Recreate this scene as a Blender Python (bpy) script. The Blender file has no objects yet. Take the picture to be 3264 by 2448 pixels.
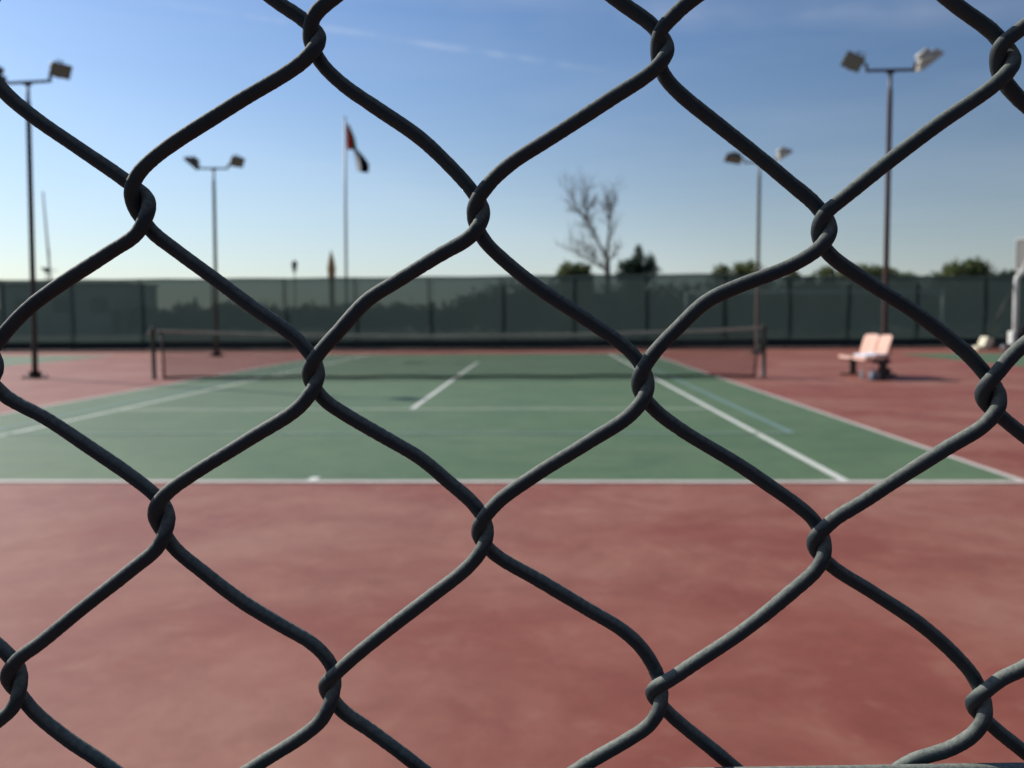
import bpy, math, random
import numpy as np
from mathutils import Vector, Matrix, Quaternion, noise as mnoise

random.seed(7); rng = np.random.default_rng(7)
scene = bpy.context.scene
COL = scene.collection
PI = math.pi
EXPOSURE = 0.20

# ------------------------------------------------------------------ materials
def new_mat(name):
    m = bpy.data.materials.new(name); m.use_nodes = True
    nt = m.node_tree; nt.nodes.clear()
    out = nt.nodes.new('ShaderNodeOutputMaterial')
    b = nt.nodes.new('ShaderNodeBsdfPrincipled')
    nt.links.new(b.outputs[0], out.inputs[0])
    return m, nt, b, out

def N(nt, kind, **kw):
    n = nt.nodes.new(kind)
    for k, v in kw.items(): setattr(n, k, v)
    return n

def noise_node(nt, scale, detail=4, rough=.55, stretch=None, coord='Object', dist=0.0):
    tc = N(nt, 'ShaderNodeTexCoord')
    src = tc.outputs[coord]
    if stretch:
        mp = N(nt, 'ShaderNodeMapping'); mp.inputs['Scale'].default_value = stretch
        nt.links.new(src, mp.inputs['Vector']); src = mp.outputs[0]
    n = N(nt, 'ShaderNodeTexNoise'); n.inputs['Scale'].default_value = scale
    n.inputs['Detail'].default_value = detail; n.inputs['Roughness'].default_value = rough
    n.inputs['Distortion'].default_value = dist
    nt.links.new(src, n.inputs['Vector'])
    return n.outputs['Fac']

def ramp(nt, fac, stops):
    r = N(nt, 'ShaderNodeValToRGB')
    els = r.color_ramp.elements
    while len(els) < len(stops): els.new(.5)
    for e, (p, c) in zip(els, stops):
        e.position = p; e.color = (c, c, c, 1) if isinstance(c, (int, float)) else (*c, 1)
    nt.links.new(fac, r.inputs[0]); return r.outputs[0]

def mixc(nt, fac, a, b, blend='MIX'):
    m = N(nt, 'ShaderNodeMix', data_type='RGBA', blend_type=blend)
    for sock, v in ((m.inputs[0], fac), (m.inputs[6], a), (m.inputs[7], b)):
        if isinstance(v, (int, float)): sock.default_value = v
        elif isinstance(v, tuple): sock.default_value = (*v, 1)
        else: nt.links.new(v, sock)
    return m.outputs[2]

def bump(nt, b, h, strength=.3, dist=.01):
    n = N(nt, 'ShaderNodeBump'); n.inputs['Strength'].default_value = strength
    n.inputs['Distance'].default_value = dist
    nt.links.new(h, n.inputs['Height']); nt.links.new(n.outputs[0], b.inputs['Normal'])

def simple(name, col, col2=None, rough=.6, scale=6, metal=0, spec=.5, bmp=0, bdist=.005):
    m, nt, b, out = new_mat(name)
    col2 = col2 or tuple(c * .72 for c in col)
    f = noise_node(nt, scale, 5)
    nt.links.new(mixc(nt, ramp(nt, f, [(.35, 0), (.68, 1)]), col, col2), b.inputs['Base Color'])
    b.inputs['Roughness'].default_value = rough; b.inputs['Metallic'].default_value = metal
    b.inputs['Specular IOR Level'].default_value = spec
    if bmp: bump(nt, b, noise_node(nt, scale * 6, 3), bmp, bdist)
    return m

def court_mat(name, c_deep, c_mid, c_dust, seed, rough=.62, dustiness=.34):
    """acrylic court paint: worn, dusty in drifting patches, with fine grit"""
    m, nt, b, out = new_mat(name)
    big = noise_node(nt, .35, 5, .6, (1, 1.3, 1), dist=.6)
    mid = noise_node(nt, 1.1, 6, .65, (1, 1.1, 1), dist=.8)
    fine = noise_node(nt, 14, 5, .7)
    col = mixc(nt, ramp(nt, mid, [(.36, 0), (.64, 1)]), c_deep, c_mid)
    add = N(nt, 'ShaderNodeMath', operation='MULTIPLY_ADD'); nt.links.new(mid, add.inputs[0])
    add.inputs[1].default_value = .55; nt.links.new(big, add.inputs[2])
    d = ramp(nt, add.outputs[0], [(.66, 0), (.95, dustiness)])
    col = mixc(nt, d, col, c_dust)
    m3 = noise_node(nt, 4.2, 7, .72, (1.1, .9, 1), dist=.4)
    col = mixc(nt, ramp(nt, m3, [(.33, .26), (.50, 0)]), col, tuple(c * .62 for c in c_deep))
    col = mixc(nt, ramp(nt, m3, [(.54, 0), (.72, .24)]), col, c_dust)
    col = mixc(nt, ramp(nt, fine, [(.35, .10), (.65, 0)]), col, tuple(c * .4 for c in c_deep))
    # sparse pale scuffs and chips
    tc = N(nt, 'ShaderNodeTexCoord')
    v = N(nt, 'ShaderNodeTexVoronoi'); v.inputs['Scale'].default_value = .85
    nt.links.new(tc.outputs['Object'], v.inputs['Vector'])
    chip = ramp(nt, v.outputs['Distance'], [(.0, .55), (.035, 0)])
    gate = N(nt, 'ShaderNodeSeparateColor'); nt.links.new(v.outputs['Color'], gate.inputs[0])
    gr = ramp(nt, gate.outputs[0], [(.62, 0), (.66, 1)])
    mm = N(nt, 'ShaderNodeMath', operation='MULTIPLY'); nt.links.new(chip, mm.inputs[0]); nt.links.new(gr, mm.inputs[1])
    col = mixc(nt, mm.outputs[0], col, (.55, .5, .46))
    nt.links.new(col, b.inputs['Base Color'])
    rr = N(nt, 'ShaderNodeMapRange'); nt.links.new(mid, rr.inputs[0])
    rr.inputs[3].default_value = rough - .02; rr.inputs[4].default_value = rough + .14; b.inputs['Specular IOR Level'].default_value = .36
    nt.links.new(rr.outputs[0], b.inputs['Roughness'])
    bump(nt, b, noise_node(nt, 160, 3, .7), .35, .002)
    return m

def line_mat(name, white, under, wear):
    m, nt, b, out = new_mat(name)
    f = noise_node(nt, 5, 6, .7); g = noise_node(nt, 60, 3, .6)
    a = N(nt, 'ShaderNodeMath', operation='MULTIPLY_ADD'); nt.links.new(g, a.inputs[0]); a.inputs[1].default_value = .35
    nt.links.new(f, a.inputs[2])
    fac = ramp(nt, a.outputs[0], [(.42, max(0, wear - .18)), (.95, min(1, wear + .22))])
    nt.links.new(mixc(nt, fac, white, under), b.inputs['Base Color'])
    b.inputs['Roughness'].default_value = .6
    bump(nt, b, noise_node(nt, 160, 3, .7), .3, .002)
    return m

RED_D, RED_M, RED_DUST = (.240, .063, .042), (.285, .084, .056), (.44, .265, .19)
GRN_D, GRN_M, GRN_DUST = (.082, .150, .072), (.102, .176, .086), (.20, .245, .14)
M_red = court_mat('red court acrylic', RED_D, RED_M, RED_DUST, 1)
M_green = court_mat('green court acrylic', GRN_D, GRN_M, GRN_DUST, 2, dustiness=.2)
M_line_bright = line_mat('bright white line paint', (.80, .80, .73), GRN_M, .0)
M_line_worn = line_mat('worn white line paint', (.72, .68, .62), RED_M, .20)
M_line_dull = line_mat('dull white line paint', (.74, .76, .66), GRN_M, .14)
M_line_faint = line_mat('faint white line paint', (.66, .70, .54), GRN_M, .36)
M_line_blue = line_mat('blue line paint', (.24, .38, .42), GRN_M, .38)
M_soil = simple('dry sandy soil', (.105, .085, .058), (.07, .062, .042), .95, .4, bmp=.5, bdist=.05)

def wire_mat():
    m, nt, b, out = new_mat('dusty vinyl coated wire')
    f = noise_node(nt, 90, 5, .65); g = noise_node(nt, 900, 4, .7)
    # dust on upward faces, its pale tone also painting the sunlit top edges
    geo = N(nt, 'ShaderNodeNewGeometry'); sp = N(nt, 'ShaderNodeSeparateXYZ'); nt.links.new(geo.outputs['Normal'], sp.inputs[0])
    up = N(nt, 'ShaderNodeMapRange'); nt.links.new(sp.outputs[2], up.inputs[0])
    up.inputs[1].default_value = .14; up.inputs[2].default_value = .92
    base = mixc(nt, ramp(nt, f, [(.35, 0), (.7, 1)]), (.012, .023, .029), (.019, .033, .038))
    dust_lit_f = N(nt, 'ShaderNodeMath', operation='MULTIPLY'); nt.links.new(up.outputs[0], dust_lit_f.inputs[0])
    nt.links.new(ramp(nt, g, [(.3, .45), (.62, 1.0)]), dust_lit_f.inputs[1])
    col = mixc(nt, dust_lit_f.outputs[0], base, (.255, .275, .235))
    nt.links.new(col, b.inputs['Base Color'])
    b.inputs['Roughness'].default_value = .72; b.inputs['Specular IOR Level'].default_value = .3
    bump(nt, b, g, .55, .00025)
    return m
M_wire = wire_mat()
M_pole_dark = simple('weathered dark pole paint', (.050, .042, .030), (.030, .027, .021), .5, 3)
M_pole_red = simple('maroon pole paint', (.070, .026, .023), (.045, .020, .018), .45, 3)
M_pole_brown = simple('sun bleached brown pole paint', (.15, .115, .095), (.10, .075, .062), .5, 3)
M_lamp = simple('dull cast aluminium', (.19, .19, .165), (.12, .12, .10), .5, 9)
M_lamp_sunlit = simple('sunlit cast aluminium', (.60, .58, .50), (.42, .40, .34), .45, 9)  # lighter copy of the lamp casing, sunlight put into its colour
M_glass, _nt, _b, _o = new_mat('dusty lamp glass')
_b.inputs['Base Color'].default_value = (.20, .225, .21, 1); _b.inputs['Roughness'].default_value = .6; _b.inputs['Specular IOR Level'].default_value = .2
M_net_post = simple('dark green post paint', (.028, .045, .036), (.018, .030, .025), .5, 5)
M_side_pole = simple('dull brown pipe', (.105, .075, .066), (.07, .05, .045), .6, 6)
M_cord = simple('black net cord', (.026, .029, .027), None, .8, 20)
M_tape = simple('grubby canvas tape', (.42, .37, .31), (.30, .265, .22), .85, 3)
M_peach = simple('peach moulded plastic', (.74, .45, .345), (.66, .38, .28), .45, 4)
M_black = simple('black painted steel', (.022, .021, .022), (.014, .014, .014), .45, 7)
M_towel = simple('white towelling', (.82, .83, .88), (.70, .71, .78), .95, 30, bmp=.6, bdist=.01)
M_bluegrey = simple('blue grey nylon', (.17, .21, .26), (.11, .14, .18), .7, 9)
M_bottle, _nt, _b, _o = new_mat('clear plastic')
_b.inputs['Base Color'].default_value = (.72, .80, .84, 1); _b.inputs['Roughness'].default_value = .12
_b.inputs['Transmission Weight'].default_value = .55; _b.inputs['IOR'].default_value = 1.25
M_white = simple('white powder coat', (.78, .78, .74), (.66, .66, .62), .35, 4)
M_cream = simple('yellowed white block', (.72, .68, .52), (.60, .56, .42), .6, 5)
M_board = simple('shaded grey acrylic board', (.17, .165, .155), (.14, .135, .125), .35, 2)  # base colour darkened to stand in for shade on the board's back
M_orange = simple('orange rim paint', (.55, .12, .03), None, .45, 6)
M_strip = simple('black green hem', (.022, .034, .032), (.015, .024, .022), .85, 2)
M_fpost = simple('dark green fence pipe', (.016, .028, .024), (.010, .018, .016), .6, 3)
M_wall = simple('dusty rendered wall', (.80, .78, .72), (.70, .68, .62), .9, 1)
M_roof = simple('dark roof edge', (.09, .08, .07), None, .9, 1)
M_window, _nt, _b, _o = new_mat('dark window glass')
_b.inputs['Base Color'].default_value = (.03, .035, .04, 1); _b.inputs['Roughness'].default_value = .1
M_bar = simple('pale galvanised pipe', (.78, .78, .74), None, .4, 3)
M_bark = simple('pale grey bark', (.30, .255, .225), (.20, .17, .15), .9, 6, bmp=.5, bdist=.02)
M_bark_dark = simple('brown bark', (.09, .065, .045), (.05, .04, .03), .9, 6, bmp=.5, bdist=.02)
M_tan = simple('tan stone', (.52, .30, .13), (.40, .23, .11), .85, 2)
M_mast = simple('grey mast paint', (.33, .33, .32), None, .6, 3)
M_flagpole = simple('white flagpole paint', (.56, .57, .56), (.48, .49, .48), .5, 1)

def leaf_mat(name, a, c):
    m, nt, b, out = new_mat(name)
    f = noise_node(nt, 1.6, 4, .6)
    g = N(nt, 'ShaderNodeObjectInfo')
    col = mixc(nt, ramp(nt, f, [(.35, 0), (.66, 1)]), a, c)
    nt.links.new(col, b.inputs['Base Color']); b.inputs['Roughness'].default_value = .6
    t = N(nt, 'ShaderNodeBsdfTranslucent'); nt.links.new(col, t.inputs[0])
    mx = N(nt, 'ShaderNodeMixShader'); mx.inputs[0].default_value = .42
    nt.links.new(b.outputs[0], mx.inputs[1]); nt.links.new(t.outputs[0], mx.inputs[2])
    nt.links.new(mx.outputs[0], out.inputs[0]); return m
M_leaf_olive = leaf_mat('olive foliage', (.10, .135, .045), (.155, .18, .065))
M_leaf_dark = leaf_mat('dark green foliage', (.034, .070, .044), (.060, .10, .055))
M_leaf_mid = leaf_mat('dusty green foliage', (.09, .115, .055), (.15, .165, .08))

def screen_mat():
    """knitted windscreen cloth: mostly shade, a share of what is behind shows through the weave"""
    m, nt, b, out = new_mat('dark green windscreen mesh')
    f = noise_node(nt, .8, 5, .6, (1, 1, .5))
    nt.links.new(mixc(nt, ramp(nt, f, [(.35, 0), (.68, 1)]), (.044, .068, .062), (.058, .084, .076)), b.inputs['Base Color'])
    b.inputs['Roughness'].default_value = .85; b.inputs['Specular IOR Level'].default_value = .2
    tl = N(nt, 'ShaderNodeBsdfTranslucent'); tl.inputs[0].default_value = (.062, .088, .082, 1)
    m1 = N(nt, 'ShaderNodeMixShader'); m1.inputs[0].default_value = .4
    nt.links.new(b.outputs[0], m1.inputs[1]); nt.links.new(tl.outputs[0], m1.inputs[2])
    tr = N(nt, 'ShaderNodeBsdfTransparent'); tr.inputs[0].default_value = (.84, 1, .98, 1); m2 = N(nt, 'ShaderNodeMixShader'); m2.inputs[0].default_value = .095
    nt.links.new(m1.outputs[0], m2.inputs[1]); nt.links.new(tr.outputs[0], m2.inputs[2])
    nt.links.new(m2.outputs[0], out.inputs[0]); return m
M_screen = screen_mat()

def flag_mat(name, c):
    m, nt, b, out = new_mat(name)
    b.inputs['Base Color'].default_value = (*c, 1); b.inputs['Roughness'].default_value = .8
    t = N(nt, 'ShaderNodeBsdfTranslucent'); t.inputs[0].default_value = (*c, 1)
    mx = N(nt, 'ShaderNodeMixShader'); mx.inputs[0].default_value = .5
    nt.links.new(b.outputs[0], mx.inputs[1]); nt.links.new(t.outputs[0], mx.inputs[2])
    nt.links.new(mx.outputs[0], out.inputs[0]); return m

# ------------------------------------------------------------------ mesh helpers
class MB:
    def __init__(s): s.v = []; s.f = []
    def add(s, vs, fs):
        o = len(s.v); s.v += [tuple(p) for p in vs]; s.f += [tuple(i + o for i in f) for f in fs]; return s
    def box(s, c, d, M=None):
        x, y, z = (k / 2 for k in d)
        vs = [Vector((sx * x, sy * y, sz * z)) for sx in (-1, 1) for sy in (-1, 1) for sz in (-1, 1)]
        if M is not None: vs = [M @ p for p in vs]
        return s.add([p + Vector(c) for p in vs], [(0, 1, 3, 2), (4, 6, 7, 5), (0, 4, 5, 1), (2, 3, 7, 6), (0, 2, 6, 4), (1, 5, 7, 3)])
    def tube(s, pts, r, n=10, caps=True):
        pts = [Vector(p) for p in pts]; rs = r if isinstance(r, (list, tuple)) else [r] * len(pts)
        o = len(s.v); up = None
        for i, p in enumerate(pts):
            t = (pts[min(i + 1, len(pts) - 1)] - pts[max(i - 1, 0)]).normalized()
            if up is None: up = t.orthogonal().normalized()
            up = (up - t * up.dot(t)).normalized(); w = t.cross(up)
            for k in range(n):
                a = 2 * PI * k / n; s.v.append(tuple(p + (up * math.cos(a) + w * math.sin(a)) * rs[i]))
        for i in range(len(pts) - 1):
            for k in range(n):
                a = o + i * n + k; b = o + i * n + (k + 1) % n; s.f.append((a, b, b + n, a + n))
        if caps:
            s.f.append(tuple(range(o + n - 1, o - 1, -1))); e = o + (len(pts) - 1) * n; s.f.append(tuple(range(e, e + n)))
        return s
    def lathe(s, prof, c=(0, 0, 0), n=20, M=None):
        o = len(s.v)
        for (r, z) in prof:
            for k in range(n):
                a = 2 * PI * k / n; p = Vector((r * math.cos(a), r * math.sin(a), z))
                if M is not None: p = M @ p
                s.v.append(tuple(p + Vector(c)))
        for i in range(len(prof) - 1):
            for k in range(n):
                a = o + i * n + k; b = o + i * n + (k + 1) % n; s.f.append((a, b, b + n, a + n))
        s.f.append(tuple(range(o + n - 1, o - 1, -1))); e = o + (len(prof) - 1) * n; s.f.append(tuple(range(e, e + n)))
        return s
    def slab(s, x0, x1, y0, y1, z):
        return s.add([(x0, y0, z), (x1, y0, z), (x1, y1, z), (x0, y1, z)], [(0, 1, 2, 3)])
    def build(s, name, mat, parent=None, smooth=False, bevel=0):
        me = bpy.data.meshes.new(name); me.from_pydata(s.v, [], s.f); me.update()
        if smooth: me.polygons.foreach_set('use_smooth', [True] * len(me.polygons))
        if mat: me.materials.append(mat)
        o = bpy.data.objects.new(name, me); COL.objects.link(o)
        if bevel:
            b = o.modifiers.new('soft edges', 'BEVEL'); b.width = bevel; b.segments = 2; b.limit_method = 'ANGLE'
        if parent: o.parent = parent
        return o

def tag(o, label=None, cat=None, group=None, kind=None):
    for k, v in (('label', label), ('category', cat), ('group', group), ('kind', kind)):
        if v: o[k] = v
    return o
def thing(name, label, cat, loc=(0, 0, 0), group=None, rz=0):
    e = bpy.data.objects.new(name, None); COL.objects.link(e); e.location = loc; e.rotation_euler = (0, 0, rz)
    e.empty_display_size = .2
    return tag(e, label, cat, group)
def structure(name, mb, mat): return tag(mb.build(name, mat), kind='structure')
def copy_tree(o, parent=None):
    c = o.copy(); COL.objects.link(c)
    if parent: c.parent = parent
    for ch in list(o.children): copy_tree(ch, c)
    return c

# ------------------------------------------------------------------ camera (court coordinates: x across, y along from the near baseline)
CAM = Vector((1.7951, -6.7534, 1.2709))
F_PX, YAW, PIT, ROLL = 2847.99, .03283598, .07484077, -.00552032
def cam_axes():
    cy, sy = math.cos(YAW), math.sin(YAW)
    F = Vector((-sy * math.cos(PIT), cy * math.cos(PIT), -math.sin(PIT)))
    R = Vector((cy, sy, 0)); U = R.cross(F); c, s = math.cos(ROLL), math.sin(ROLL)
    return c * R + s * U, -s * R + c * U, F
RX, UX, FX = cam_axes()
cam = bpy.data.cameras.new('camera'); camo = bpy.data.objects.new('camera', cam); COL.objects.link(camo)
camo.matrix_world = Matrix((( RX.x, UX.x, -FX.x, CAM.x), (RX.y, UX.y, -FX.y, CAM.y), (RX.z, UX.z, -FX.z, CAM.z), (0, 0, 0, 1)))
cam.sensor_width = 36; cam.lens = 36 * F_PX / 3264; cam.clip_start = .01; cam.clip_end = 5000
FENCE_D = .18862
cam.dof.use_dof = True; cam.dof.focus_distance = FENCE_D * 1.003; cam.dof.aperture_fstop = 25
scene.camera = camo

# ------------------------------------------------------------------ light
SUN_AZ = Vector((-7.82, 4.98, 0)).normalized(); SUN_EL = math.radians(34.3)
sd = SUN_AZ * math.cos(SUN_EL) + Vector((0, 0, math.sin(SUN_EL)))
sun = bpy.data.lights.new('sun', 'SUN'); sun.energy = 4.4; sun.angle = math.radians(.53); sun.color = (1, .95, .87)
suno = bpy.data.objects.new('sun', sun); COL.objects.link(suno)
suno.rotation_euler = (-sd).to_track_quat('-Z', 'Y').to_euler(); suno.location = sd * 60
world = bpy.data.worlds.new('World'); scene.world = world; world.use_nodes = True
nt = world.node_tree; nt.nodes.clear()
wo = N(nt, 'ShaderNodeOutputWorld'); bg = N(nt, 'ShaderNodeBackground'); bg.inputs[1].default_value = .1
sky = N(nt, 'ShaderNodeTexSky', sky_type='NISHITA'); sky.sun_disc = False
sky.sun_elevation = SUN_EL; sky.sun_rotation = math.atan2(SUN_AZ.x, SUN_AZ.y)
sky.air_density = 1.0; sky.dust_density = .35; sky.ozone_density = 3.0; sky.altitude = 0
tc = N(nt, 'ShaderNodeTexCoord'); DIR = tc.outputs['Generated']
def vmath(op, a, b=None):
    n = N(nt, 'ShaderNodeVectorMath', operation=op)
    nt.links.new(a, n.inputs[0])
    if b is not None:
        if isinstance(b, Vector): n.inputs[1].default_value = b
        else: nt.links.new(b, n.inputs[1])
    return n
def mth(op, a, b=None, c=None):
    n = N(nt, 'ShaderNodeMath', operation=op)
    for i, v in enumerate((a, b, c)):
        if v is None: continue
        if isinstance(v, (int, float)): n.inputs[i].default_value = v
        else: nt.links.new(v, n.inputs[i])
    return n.outputs[0]
def sky_dir(az, el): return Vector((math.sin(az) * math.cos(el), math.cos(az) * math.cos(el), math.sin(el)))
def streak(A, B, width, strength, nscale, lo, hi, fade=.12):
    """a thin high cloud trail along the great circle from A to B"""
    n = A.cross(B).normalized(); mid = (A + B).normalized(); along = n.cross(mid).normalized(); half = math.acos(max(-1, min(1, A.dot(B)))) / 2
    wob = N(nt, 'ShaderNodeTexNoise'); wob.inputs['Scale'].default_value = 9; nt.links.new(DIR, wob.inputs['Vector'])
    off = mth('MULTIPLY_ADD', wob.outputs['Fac'], width * 1.2, -width * .6)
    d = mth('ABSOLUTE', mth('ADD', vmath('DOT_PRODUCT', DIR, n).outputs['Value'], off))
    band = mth('SMOOTH_MAX', mth('SUBTRACT', 1.0, mth('DIVIDE', d, width)), 0.0, .1)
    t = mth('ABSOLUTE', vmath('DOT_PRODUCT', DIR, along).outputs['Value'])
    mr = N(nt, 'ShaderNodeMapRange'); nt.links.new(t, mr.inputs[0]); mr.inputs[1].default_value = math.sin(half); mr.inputs[2].default_value = max(.001, math.sin(half) - fade)
    nz = N(nt, 'ShaderNodeTexNoise'); nz.inputs['Scale'].default_value = nscale; nz.inputs['Detail'].default_value = 6
    nt.links.new(DIR, nz.inputs['Vector'])
    g = N(nt, 'ShaderNodeMapRange'); nt.links.new(nz.outputs['Fac'], g.inputs[0]); g.inputs[1].default_value = lo; g.inputs[2].default_value = hi
    fwd = mth('GREATER_THAN', vmath('DOT_PRODUCT', DIR, mid).outputs['Value'], .2)
    return mth('MULTIPLY', mth('MULTIPLY', mth('MULTIPLY', band, mr.outputs[0]), mth('MULTIPLY', g.outputs[0], strength)), fwd)
NODES={(0,1):(-46.73,1328.60,1.13),(0,3):(25.06,1325.62,1.13),(0,5):(94.14,1322.73,1.66),(1,0):(-84.44,1295.07,1.79),(1,2):(-13.02,1292.61,1.13),(1,4):(58.58,1289.10,1.32),(2,-1):(-118.92,1259.40,1.32),(2,1):(-48.58,1258.48,1.13),(2,3):(21.40,1256.73,1.13),(2,5):(93.45,1254.73,1.72),(3,0):(-82.32,1227.48,1.46),(3,2):(-12.71,1224.81,1.13),(3,4):(58.78,1223.09,1.19),(4,-1):(-116.69,1191.03,1.46),(4,1):(-46.54,1190.36,1.13),(4,3):(24.66,1190.04,1.13),(4,5):(93.26,1188.34,1.32)}
STRANDS=[
('F',(-1, 2),(0, 1),[(-43.5,1335.2),(-45.8,1333.3),(-47.3,1330.5)]),
('F',(-1, 4),(0, 3),[(28.4,1332.8),(26.2,1330.6),(24.3,1328.6)]),
('F',(-1, 6),(0, 5),[(96.8,1328.3),(94.0,1326.2),(92.2,1324.4)]),
('F',(0, 1),(1, 0),[(-47.7,1324.5),(-63.4,1315.0),(-76.8,1307.0),(-81.6,1303.5),(-84.3,1300.7)]),
('F',(0, 3),(1, 2),[(23.7,1321.4),(13.6,1314.7),(1.8,1307.3),(-6.5,1302.1),(-11.2,1297.7)]),
('F',(0, 5),(1, 4),[(92.5,1318.0),(80.1,1309.1),(70.6,1301.9),(61.0,1294.1),(58.3,1291.9)]),
('B',(-1, 0),(0, 1),[(-55.4,1337.2),(-49.2,1332.9)]),
('B',(-1, 2),(0, 3),[(16.1,1336.0),(23.8,1330.2)]),
('B',(-1, 4),(0, 5),[(83.6,1334.9),(93.5,1327.3)]),
('B',(0, 1),(1, 2),[(-46.2,1324.6),(-41.6,1319.9),(-34.5,1314.9),(-25.9,1309.0),(-21.1,1304.7),(-14.2,1297.1)]),
('B',(0, 3),(1, 4),[(25.6,1320.7),(28.7,1317.2),(37.1,1310.4),(45.6,1303.7),(51.5,1298.8),(58.0,1293.1)]),
('B',(0, 5),(1, 6),[(95.8,1317.6),(99.1,1314.2)]),
('B',(0, -1),(1, 0),[(-114.7,1320.1),(-108.2,1314.2),(-98.4,1307.3),(-87.9,1299.9)]),
('B',(1, 0),(2, 1),[(-83.6,1290.0),(-78.5,1285.8),(-69.1,1278.8),(-60.8,1272.5),(-54.5,1268.2),(-50.2,1263.9)]),
('B',(1, 2),(2, 3),[(-12.0,1287.1),(-9.9,1284.8),(-2.0,1278.1),(8.7,1270.9),(16.0,1265.9),(20.0,1262.3)]),
('B',(1, 4),(2, 5),[(59.9,1284.1),(68.0,1278.1),(78.0,1271.7),(86.0,1265.6),(90.4,1261.7)]),
('F',(1, 0),(2, -1),[(-84.1,1289.4),(-90.9,1284.8),(-101.5,1278.3),(-108.5,1273.4),(-115.2,1266.7)]),
('F',(1, 2),(2, 1),[(-14.0,1288.1),(-21.3,1283.7),(-30.3,1278.3),(-36.3,1274.6),(-42.5,1268.1),(-47.4,1262.7)]),
('F',(1, 4),(2, 3),[(57.4,1285.0),(52.0,1281.4),(40.7,1277.0),(34.3,1274.0),(29.0,1269.1),(22.5,1262.0)]),
('F',(2, 1),(3, 0),[(-50.5,1252.8),(-62.1,1245.3),(-74.4,1237.8),(-80.0,1233.9),(-82.6,1231.0)]),
('F',(2, 3),(3, 2),[(19.3,1251.0),(9.9,1244.6),(-1.6,1237.4),(-10.1,1231.0)]),
('F',(2, 5),(3, 4),[(92.4,1248.9),(83.6,1243.0),(74.2,1236.8),(66.9,1231.8),(60.4,1227.5)]),
('B',(2, -1),(3, 0),[(-117.9,1255.1),(-107.8,1249.2),(-98.4,1242.8),(-89.6,1236.6),(-84.2,1232.1)]),
('B',(2, 1),(3, 2),[(-47.1,1253.6),(-43.0,1250.6),(-33.9,1245.2),(-26.2,1240.6),(-20.2,1235.5),(-14.2,1230.0)]),
('B',(2, 3),(3, 4),[(23.6,1251.6),(29.8,1246.7),(41.9,1239.3),(49.9,1233.8),(54.8,1230.3),(58.4,1227.0)]),
('B',(2, 5),(3, 6),[(97.2,1249.1),(101.6,1245.5)]),
('B',(3, -2),(4, -1),[(-120.7,1198.0),(-118.6,1195.8)]),
('F',(3, 0),(4, -1),[(-82.2,1222.4),(-88.6,1216.9),(-99.6,1208.4),(-109.6,1200.4),(-114.8,1196.6)]),
('B',(3, 0),(4, 1),[(-81.5,1221.7),(-73.9,1214.9),(-66.2,1208.9),(-57.5,1203.5),(-50.4,1199.2),(-46.8,1195.1)]),
('F',(3, 2),(4, 1),[(-12.8,1221.4),(-15.9,1217.6),(-24.3,1210.9),(-33.4,1203.8),(-43.3,1195.4)]),
('B',(3, 2),(4, 3),[(-11.0,1220.2),(-0.6,1213.8),(9.8,1207.5),(17.9,1202.5),(22.7,1197.5)]),
('F',(3, 4),(4, 3),[(58.3,1218.2),(52.7,1212.7),(42.7,1204.2),(29.6,1195.0)]),
('B',(3, 4),(4, 5),[(61.7,1217.6),(70.7,1211.7),(81.1,1204.7),(88.7,1198.0),(93.3,1192.5)]),
('F',(3, 6),(4, 5),[(101.6,1196.6),(96.6,1194.0)]),
('F',(4, -1),(5, -2),[(-115.6,1186.7),(-119.4,1183.0)]),
('B',(4, -1),(5, 0),[(-115.1,1184.8),(-107.1,1177.5),(-98.2,1171.3)]),
('F',(4, 1),(5, 0),[(-47.5,1184.4),(-51.8,1180.4),(-62.5,1173.4)]),
('B',(4, 1),(5, 2),[(-45.0,1184.9),(-37.9,1179.6),(-28.1,1172.0)]),
('F',(4, 3),(5, 2),[(23.5,1184.0),(18.3,1180.0),(9.0,1174.2)]),
('B',(4, 3),(5, 4),[(27.4,1184.6),(30.4,1181.8),(40.4,1173.5)]),
('F',(4, 5),(5, 4),[(92.0,1182.6),(87.1,1179.0),(77.1,1175.0)]),
('B',(4, 5),(5, 6),[(97.4,1182.0),(104.2,1176.4)])]
# faint contrail and a wider veil of cirrus, fixed directions in the sky
c1 = streak(sky_dir(-.44, .312), sky_dir(.10, .255), .0050, .20, 26, .38, .7)
c2 = streak(sky_dir(-.10, .305), sky_dir(.55, .275),  .020, .16, 10, .33, .75, .2)
c3 = streak(sky_dir(-.60, .335), sky_dir(.20, .318), .026, .17, 8, .33, .7, .2)
mp = N(nt, 'ShaderNodeMapping'); mp.inputs['Scale'].default_value = (1.2, 1.2, 9); nt.links.new(DIR, mp.inputs['Vector'])
nz = N(nt, 'ShaderNodeTexNoise'); nz.inputs['Scale'].default_value = 2.4; nz.inputs['Detail'].default_value = 6; nz.inputs['Distortion'].default_value = .4
nt.links.new(mp.outputs[0], nz.inputs['Vector'])
veil = N(nt, 'ShaderNodeMapRange'); nt.links.new(nz.outputs['Fac'], veil.inputs[0])
veil.inputs[1].default_value = .45; veil.inputs[2].default_value = .8; veil.inputs[4].default_value = .07
tot = mth('MINIMUM', mth('ADD', mth('ADD', c1, c2), mth('ADD', c3, veil.outputs[0])), .6)
mx = N(nt, 'ShaderNodeMix', data_type='RGBA')
nt.links.new(tot, mx.inputs[0]); dv = vmath('SCALE', sky.outputs[0]); dv.inputs['Scale'].default_value = 1 / 7
gm = N(nt, 'ShaderNodeGamma'); gm.inputs[1].default_value = 1.28; nt.links.new(dv.outputs[0], gm.inputs[0])
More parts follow.
